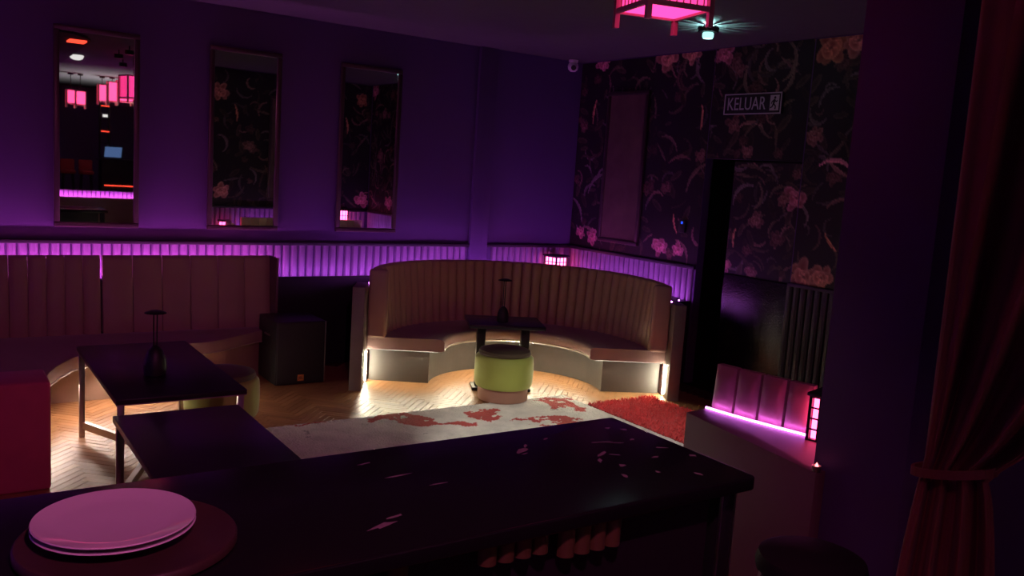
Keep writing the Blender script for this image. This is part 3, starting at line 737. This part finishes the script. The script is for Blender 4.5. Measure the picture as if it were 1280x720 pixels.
RUGPOLY = [
    [(2.90,6.16),(3.08,6.30),(3.30,6.26),(3.36,6.16),(3.42,6.02),(3.48,5.90),(3.66,5.82),(3.60,5.74),(3.46,5.80),(3.24,5.98),(3.05,6.06)],
    [(3.78,6.18),(3.98,6.22),(4.08,6.10),(3.98,5.98),(4.05,5.90),(3.86,5.86),(3.80,5.80),(3.70,5.98)],
    [(4.02,5.72),(4.22,5.80),(4.45,5.76),(4.60,5.60),(4.64,5.52),(4.44,5.56),(4.30,5.60),(4.12,5.62)],
    [(4.56,6.14),(4.78,6.20),(4.90,6.22),(4.86,6.08),(4.88,5.92),(4.92,5.80),(4.84,5.66),(4.78,5.76),(4.80,5.92),(4.66,6.02)],
    [(2.30,6.30),(2.55,6.30),(2.60,6.24),(2.34,6.22)]]
map_rug()
def shag():
    x0, x1, y0, y1 = 4.97, 5.74, 4.65, 5.93
    t = thing('shag_rug', 'small red shag rug beside the white map rug', 'rug', (x0, y0, 0))
    MB().box(0, x1-x0, 0, y1-y0, .001, .012).build('rug_backing', 'red_base', t)
    rnd = random.Random(7); vs = []; fs = []
    for _ in range(9000):
        x = rnd.uniform(0, x1-x0); y = rnd.uniform(0, y1-y0); a = rnd.uniform(0, 2*PI); h = rnd.uniform(.02, .045); l = rnd.uniform(.005, .03); wd = .006
        b = rnd.uniform(0, 2*PI); o = len(vs)
        vs += [(x-wd*math.cos(a), y-wd*math.sin(a), .011), (x+wd*math.cos(a), y+wd*math.sin(a), .011),
               (x+l*.5*math.cos(b)+wd*.8*math.cos(a), y+l*.5*math.sin(b)+wd*.8*math.sin(a), h*.8), (x+l*math.cos(b), y+l*math.sin(b), h)]
        fs += [(o, o+1, o+2), (o, o+2, o+3)]
    MB().add(vs, fs).build('pile', 'red_shag', t, kind='stuff')
shag()

# ------------------------------------------------------------------ marble counter in the foreground
MT = 1.10
def counter():
    x0, x1, y0, y1 = -.60, 2.29, 1.825, 2.575
    cx, cy = .9, 2.16
    t = thing('marble_counter', 'long black marble counter in the foreground carrying the plates', 'counter', (cx, cy, 0))
    poly = []
    def rc(px, py, r, a0):
        for i in range(5): a = R(a0+90*i/4); poly.append((px+r*math.cos(a)-cx, py+r*math.sin(a)-cy))
    rc(x1-.025, y0+.025, .025, 270); rc(x1-.015, y1-.015, .015, 0); poly.append((x0-cx, y1-cy)); poly.append((x0-cx, y0-cy))
    MB().prism(poly, MT-.045, MT).build('marble_top', 'marble', t, bevel=.006, seg=3)
    # pale vein patches inlaid in the stone
    rnd = random.Random(11)
    def blob(px, py, a, b, ang, n=9):
        ca, sa = math.cos(ang), math.sin(ang); p = []
        for i in range(n):
            th = 2*PI*i/n; k = rnd.uniform(.45, 1.15); u = a*k*math.cos(th); v = b*k*math.sin(th)
            p.append((px+u*ca-v*sa-cx, py+u*sa+v*ca-cy, MT+.0007))
        MB().add(p, [tuple(range(n))]).build('vein', 'vein', t)
    for v in VEINS: blob(*v)
    MB().box(x0+.1-cx, x1-.13-cx, y0+.085-cy, y1-.1-cy, .12, MT-.045).build('carcass', 'black_top', t)
    MB().box(x0+.14-cx, x1-.17-cx, y0+.11-cy, y1-.14-cy, 0, .12).build('plinth', 'black_top', t)
    # copper half-round battens below the near edge, in blocks
    first = None
    for bx, n, zl in ((.99, 1, .07), (1.262, 4, .07), (1.535, 4, .10)):
        for i in range(n):
            if first is None or abs(first[1]-zl) > 1e-4:
                vs = [(.028*math.cos(R(a)), .03*math.sin(R(a))) for a in range(180, 361, 20)]
                mb = MB().prism(vs, MT-.045-zl, MT-.045); o = mb.build('batten', 'bronze', t, smooth=True); first = (o, zl)
            else: o = dup(first[0], t)
            o.location = (bx+i*.0585-cx, y0+.06-cy, 0)
    for sx, sy in ((1, 0), (1, 1)):
        lx = x1-.065; ly = (y0+.09 if sy == 0 else y1-.10)
        l = MB().box(lx-.03-cx, lx+.03-cx, ly-.03-cy, ly+.03-cy, 0, MT-.045).build('leg', 'black_metal', t, bevel=.004)
        MB().box(lx-.036-cx, lx-.028-cx, ly-.034-cy, ly-.026-cy, .01, MT-.05).box(lx+.028-cx, lx+.036-cx, ly-.034-cy, ly-.026-cy, .01, MT-.05).build('chrome_edge', 'chrome', l)
VEINS = [(1.70,2.36,.045,.016,.5),(1.74,2.40,.02,.008,1.),(1.69,2.33,.02,.006,.2),(1.86,2.44,.018,.006,.4),(2.02,2.33,.05,.006,-.25),(2.08,2.30,.035,.005,-.4),(1.94,2.22,.035,.012,.6),(1.89,2.17,.025,.012,.9),
         (1.98,2.20,.03,.006,-.6),(1.93,2.10,.014,.014,.2),(2.10,2.12,.03,.009,.1),(2.20,2.19,.03,.007,-.5),(2.16,2.31,.012,.008,.3),(2.24,2.08,.012,.02,.8),(1.87,2.02,.012,.02,-.3),(2.0,2.0,.01,.016,.4),(2.12,1.93,.01,.02,.2),
         (1.0,1.99,.06,.012,.35),(1.05,2.03,.03,.007,.2),(1.2,2.31,.05,.005,.1),(1.28,2.20,.04,.004,0),(1.15,2.45,.03,.005,.2),(2.22,2.42,.01,.02,.9),(2.17,2.46,.015,.01,.3)]
counter()
# ------------------------------------------------------------------ board and plates
BX, BY = .375, 2.17
t = thing('serving_board', 'large round dark walnut serving board under the pink lit plates', 'board', (BX+.02, BY-.03, MT+.001))
MB().lathe([(.14,0),(.24,0),(.249,.006),(.249,.020),(.244,.026),(.235,.027),(.228,.022),(.0,.022)], n=72).build('board_disc', 'board', t, smooth=True)
def plate(label, z):
    o = MB().lathe([(.11,0),(.115,.004),(.15,.010),(.178,.017),(.184,.021),(.182,.024),(.172,.0215),(.14,.0145),(.12,.011),(.0,.010)], n=80).build('dinner_plate', 'porcelain', smooth=True)
    o.location = (BX-.005, BY+.005, z); return tag(o, label, 'plate', 'stacked plates')
plate('lower white plate of the stack, only its grey rim showing', MT+.0285)
plate('upper glossy plate glowing pink on top of the stack', MT+.0425)

# ------------------------------------------------------------------ bar stool near the counter's right end
t = thing('bar_stool', 'black bar stool with slim chrome legs at the right end of the marble counter', 'stool', (2.60, 1.80, 0), R(20))
MB().lathe([(.17,.70),(.19,.705),(.195,.73),(.185,.765),(.15,.78),(.0,.785)], n=32).build('seat', 'stool_vinyl', t, smooth=True)
for sx in (-1, 1):
    for sy in (-1, 1): MB().bar((sx*.19, sy*.19, 0), (sx*.13, sy*.13, .71), .02, .02).build('leg', 'chrome', t)
MB().bar((-.165,-.165,.28),(.165,-.165,.28),.016,.016).bar((-.165,.165,.28),(.165,.165,.28),.016,.016).bar((-.165,-.165,.28),(-.165,.165,.28),.016,.016).bar((.165,-.165,.28),(.165,.165,.28),.016,.016).build('footrest', 'chrome', t)

# ------------------------------------------------------------------ exit sign
t = thing('exit_sign', 'flat unlit sign reading KELUAR with a running man, above the door', 'sign', (XR-.005, 5.72, 2.845), -PI/2)
MB().box(-.345, .345, -.03, 0, -.098, .098).build('sign_body', 'sign_face', t, bevel=.003)
b = MB()
for bx in ((-.345,.345,-.034,-.03,.088,.098),(-.345,.345,-.034,-.03,-.098,-.088),(-.345,-.335,-.034,-.03,-.088,.088),(.335,.345,-.034,-.03,-.088,.088)): b.box(*bx)
b.build('border', 'sign_white', t)
me = text_mesh('KELUAR', .172, .001, .76); me.materials.append(M['sign_white'])
o = bpy.data.objects.new('lettering', me); C.objects.link(o); o.parent = t; o.location = (-.072, -.032, -.004); o.rotation_euler = (PI/2, 0, 0)
pg = MB().box(.215, .315, -.033, -.0295, -.068, .072).build('pictogram', 'sign_white', t)
mn = MB()
def limb(a, b_, wd): mn.bar((a[0], -.0345, a[1]), (b_[0], -.0345, b_[1]), .003, wd)
mn.lathe([(.012,0),(.012,.002)], n=14)
mn.v = [(x+.272, -.034-z, y+.048) for x, y, z in mn.v]
limb((.268,.034),(.258,-.012),.020); limb((.266,.028),(.290,.010),.010); limb((.290,.010),(.302,.022),.009); limb((.264,.028),(.240,.012),.010); limb((.240,.012),(.232,-.008),.009)
limb((.260,-.008),(.284,-.030),.012); limb((.284,-.030),(.280,-.058),.011); limb((.256,-.010),(.244,-.036),.012); limb((.244,-.036),(.222,-.044),.011)
mn.build('running_figure', 'sign_face', pg)

# ------------------------------------------------------------------ emergency light with slotted collar
t = thing('emergency_light', 'small cyan-white emergency light throwing spokes on the ceiling', 'light', (5.592, 5.468, CEIL))
MB().lathe([(.03,-.004),(.03,0)], n=20).build('mount', 'black_metal', t)
MB().lathe([(.02,-.056),(.075,-.050),(.095,-.020),(.092,-.020),(.072,-.046),(.02,-.050)], n=28).build('collar', 'black_metal', t, smooth=True)
for i in range(15):
    a = 2*PI*i/15+.1; w_ = (.006, .009, .011)[i % 3]
    MB().bar((.032*math.cos(a), .032*math.sin(a), -.027), (.086*math.cos(a), .086*math.sin(a), -.027), w_, .046).build('fin', 'black_metal', t)
MB().lathe([(.01,-.108),(.040,-.104),(.048,-.090),(.048,-.062),(.040,-.052)], n=24).build('lamp_glass', 'clear', t, smooth=True)
ld = bpy.data.lights.new('emergency_bulb', 'POINT'); ld.energy = 26.; ld.color = (.45, 1, .97); ld.shadow_soft_size = .003
lo = bpy.data.objects.new('emergency_bulb', ld); C.objects.link(lo); lo.parent = t; lo.location = (0, 0, -.027)
ld = bpy.data.lights.new('emergency_down_bulb', 'POINT'); ld.energy = .25; ld.color = (.75, 1, .97); ld.shadow_soft_size = .03
lo = bpy.data.objects.new('emergency_down_bulb', ld); C.objects.link(lo); lo.location = (0, 0, -.15); lo.parent = t

# ------------------------------------------------------------------ security camera, keypad
t = thing('security_camera', 'small white dome security camera under the ceiling in the room corner', 'camera', (6.33, 8.30, CEIL))
MB().lathe([(.05,-.03),(.055,-.02),(.055,0)], n=20).build('mount', 'white_pl', t)
MB().lathe([(.0,-.135),(.03,-.132),(.055,-.11),(.063,-.075),(.055,-.045),(.04,-.028)], n=24).build('dome', 'white_pl', t, smooth=True)
MB().cyl((-.02,-.035,-.088), (-.045,-.072,-.098), .030, 16).build('lens', 'black_plastic', t)
t = thing('door_keypad', 'black keypad with a blue indicator on the wallpaper left of the exit door', 'keypad', (XR-.005, 6.50, 1.62), -PI/2)
MB().box(-.045, .045, -.025, 0, -.07, .07).build('housing', 'black_plastic', t, bevel=.006)
MB().box(-.012, .012, -.028, -.024, .02, .045).build('indicator', 'blue_glow', t)

# ------------------------------------------------------------------ tied back curtain at the right
def curtain():
    PLx, PLy = 3.30, 1.86; K = 1.36
    t = thing('tied_curtain', 'dark crimson curtain tied back at the right edge of the view', 'curtain', (PLx, PLy, 0))
    dx, dy = .46, -.888; nx, ny = -.888, -.46; nu, nv = 90, 60; vs = []; fs = []; zc = 1.0
    for j in range(nv+1):
        z = CEIL-.02-(CEIL-.05)*j/nv
        k = (z-zc)/(CEIL-zc) if z > zc else (zc-z)/zc
        k = max(0., k)
        if z > zc: left = -.03+.05*(1-k)+.04*k; wid = .16+.95*k**.75; amp = .022+.07*k**.5
        else: left = .02-.06*k**.7; wid = .16+.16*k**.6; amp = .02+.03*k
        for i in range(nu+1):
            u = i/nu; ph = 2*PI*(3.6*u+.12*math.sin(5*u))
            s_ = K*(left+wid*u); d_ = K*amp*math.sin(ph)+K*.35*amp*math.sin(2.3*ph+1+1.2*k)
            vs.append((s_*dx+d_*nx, s_*dy+d_*ny, z))
    for j in range(nv):
        for i in range(nu): a = j*(nu+1)+i; fs.append((a, a+1, a+nu+2, a+nu+1))
    o = MB().add(vs, fs).build('drape', 'curtain', t, smooth=True)
    sm = o.modifiers.new('cloth_thickness', 'SOLIDIFY'); sm.thickness = .006
    tb = MB(); n = 24
    ring = []
    for i in range(n):
        a = 2*PI*i/n; s_ = K*(.10+.11*math.cos(a)); d_ = K*.06*math.sin(a); ring.append((s_*dx+d_*nx, s_*dy+d_*ny, 1.0+.03*math.cos(a)))
    for a, b in zip(ring, ring[1:]+ring[:1]): tb.bar(a, b, .010, .035)
    tb.build('tie_back', 'curtain', t)
    MB().bar((-.05*dx, -.05*dy, CEIL-.02), (1.55*dx, 1.55*dy, CEIL-.02), .03, .03).build('track', 'black_metal', t)
curtain()

# ------------------------------------------------------------------ what the first mirror shows: the bar behind the viewer
struct('trim_10', MB().box(1.4, 5.2, YB, -2.6, 0, .60), 'void')
dv = struct('trim_11', MB().box(1.6, 5.0, -2.42, -2.30, 0, 1.16), 'ledge')
f = MB().prism([(-.036,0),(-.03,.016),(.03,.016),(.036,0)], 1.0, 1.15).build('rib', 'rib', dv); f.location = (1.66, -2.30, 0)
for i in range(1, 40): dup(f, dv, loc=(1.66+.082*i, -2.30, 0))
tag(MB().box(1.7, 4.9, -2.20, -2.19, .99, 1.0).build('led_tape', 'led_mag'), 'magenta light tape on the divider behind the viewer, seen in the first mirror', 'light strip')
t = thing('divider_booth', 'olive velvet bench back below the magenta band in the first mirror', 'booth', (3.2, -2.05, 0))
MB().box(-1.5, 1.5, -.10, .05, 0, 1.03).build('backrest', 'velvet', t, bevel=.02)
MB().box(-1.5, 1.5, .05, .55, .30, .44).build('seat', 'seat', t, bevel=.02)
MB().box(-1.5, 1.5, .05, .48, 0, .30).build('base', 'base', t)
t = thing('bar_counter', 'dark bar counter with an orange foot light in the first mirror', 'counter', (3.95, -4.7, .60))
MB().box(-.65, .9, -.25, .2, 0, 1.13).build('carcass', 'far_wood', t)
MB().box(-.7, .95, -.3, .25, 1.13, 1.17).build('top', 'black_top', t)
MB().box(-.6, .0, .205, .215, .57, .59).build('foot_light', 'led_red', t)
t = thing('laptop', 'open laptop with a bluish screen on the bar in the first mirror', 'laptop', (3.50, -4.6, 1.77), R(25))
MB().box(-.2, .2, -.13, .13, 0, .02).build('keyboard_deck', 'black_plastic', t)
l = MB().add([(-.2,-.13,.02),(.2,-.13,.02),(.2,-.22,.28),(-.2,-.22,.28),(-.2,-.14,.02),(.2,-.14,.02),(.2,-.23,.28),(-.2,-.23,.28)], [(0,1,2,3),(7,6,5,4),(0,4,5,1),(1,5,6,2),(2,6,7,3),(3,7,4,0)]).build('lid', 'black_plastic', t)
MB().add([(-.18,-.1315,.04),(.18,-.1315,.04),(.18,-.2095,.265),(-.18,-.2095,.265)], [(0,1,2,3)]).build('screen', 'screen', l)
t = thing('bottle_tower', 'slim bar shelf tower with red lit shelves in the first mirror', 'shelf', (3.47, -5.25, .6))
for sx in (-1, 1): MB().box(sx*.1-.01, sx*.1+.01, -.1, .1, 0, 2.5).build('upright', 'black_top', t)
for z in (1.2, 1.5, 1.80, 2.08, 2.38): MB().box(-.09, .09, -.1, .1, z, z+.02).build('shelf_board', 'black_top', t)
for z in (1.79, 2.36): MB().box(-.085, .085, .085, .10, z-.022, z-.002).build('shelf_light', 'led_red', t)
MB().box(-.05, .05, .07, .09, 2.10, 2.16).build('lit_plaque', 'white_glow', t)
for i, x in enumerate((2.62, 2.98)):
    t = thing('velvet_stool', ['red velvet stool at the bar in the first mirror, left one', 'red velvet stool at the bar in the first mirror, right one'][i], 'stool', (x, -4.45, .60), 0, 'red stools mirrored at the bar')
    MB().lathe([(.12,.80),(.15,.81),(.155,.86),(.13,.89),(0,.895)], n=20).build('seat', 'red_vel', t, smooth=True)
    MB().box(-.14, .14, -.16, -.11, .86, 1.12).build('backrest', 'red_vel', t, bevel=.02)
    for sx in (-1, 1):
        for sy in (-1, 1): MB().bar((sx*.14, sy*.14, 0), (sx*.09, sy*.09, .81), .02, .02).build('leg', 'black_metal', t)
t = thing('dome_light', 'round white dome light on the ceiling above the viewer, seen in the first mirror', 'light', (1.99, 1.62, CEIL))
MB().lathe([(.0,-.075),(.05,-.07),(.085,-.05),(.10,-.02),(.10,0)], n=28).build('diffuser', 'white_glow', t, smooth=True)
for i, (x, y) in enumerate(((2.33, 3.9), (2.32, 3.2), (2.6, 1.9))):
    t = thing('ceiling_spotlight', ['unlit black ceiling spotlight, nearest to the mirror wall', 'unlit black ceiling spotlight, middle one over the room', 'unlit black ceiling spotlight beside the white dome light'][i], 'light', (x, y, CEIL), 0, 'unlit ceiling spotlights')
    MB().cyl((0,0,-.06), (0,0,0), .008, 8).build('stem', 'black_metal', t)
    MB().lathe([(.05,-.12),(.06,-.11),(.06,-.06),(.03,-.055)], n=18).build('head', 'black_metal', t, smooth=True)
o = tag(MB().box(-.10, .10, -.14, .14, -.02, 0).build('ceiling_panel', 'led_red'), 'small flat red glowing panel on the dark ceiling raft, seen in the first mirror', 'light')
o.location = (1.68, 4.0, CEIL-.03)
t = thing('added_pink_lamp', 'added pink ceiling lamp above the viewer, lighting the plates from outside the view', 'light', (.5, .3, CEIL-.03))  # unseen lamp added to put pink light on the plates
MB().lathe([(.055,-.03),(.06,-.06),(.07,-.06),(.07,0),(.055,0)], n=24).build('housing', 'black_metal', t)
ld = bpy.data.lights.new('added_pink_fill', 'SPOT'); ld.energy = 110.; ld.color = (1, .17, .55); ld.spot_size = R(110); ld.spot_blend = .5; ld.shadow_soft_size = .04
lo = bpy.data.objects.new('added_pink_fill', ld); C.objects.link(lo); lo.location = (.5, .3, CEIL-.10)
lo.rotation_euler = Vector((-.2, 2.2, -2.1)).to_track_quat('-Z', 'Y').to_euler()
# spot added out of view to brighten the rugs from above
ld = bpy.data.lights.new('added_rug_spot', 'SPOT'); ld.energy = 600.; ld.color = (1, .95, .84); ld.spot_size = R(40); ld.spot_blend = .6; ld.shadow_soft_size = .04
lo = bpy.data.objects.new('added_rug_spot', ld); C.objects.link(lo); lo.location = (2.60, 3.55, CEIL-.15)
lo.rotation_euler = Vector((4.15-2.60, 5.05-3.55, -CEIL+.15)).to_track_quat('-Z', 'Y').to_euler()
t = thing('ceiling_spotlight', 'added black ceiling spotlight brightening the rugs, outside the view', 'light', (2.60, 3.55, CEIL), 0)
MB().cyl((0,0,-.05), (0,0,0), .008, 8).build('stem', 'black_metal', t)
MB().lathe([(.045,-.15),(.055,-.15),(.058,-.06),(.02,-.05),(.0,-.06),(.045,-.075)], n=18).build('head', 'black_metal', t, smooth=True)
# added uplight without a fixture, brightens the ceiling behind the viewer
ld = bpy.data.lights.new('added_ceiling_uplight', 'AREA'); ld.energy = 75.; ld.color = (1, .97, .95); ld.size = .5; ld.spread = R(105)
lo = bpy.data.objects.new('added_ceiling_uplight', ld); C.objects.link(lo); lo.location = (3.2, -2.75, .95); lo.rotation_euler = (PI, 0, 0)

# drop the helper-only leftovers
for o in list(S.objects):
    if '_o' in o.keys(): del o['_o']
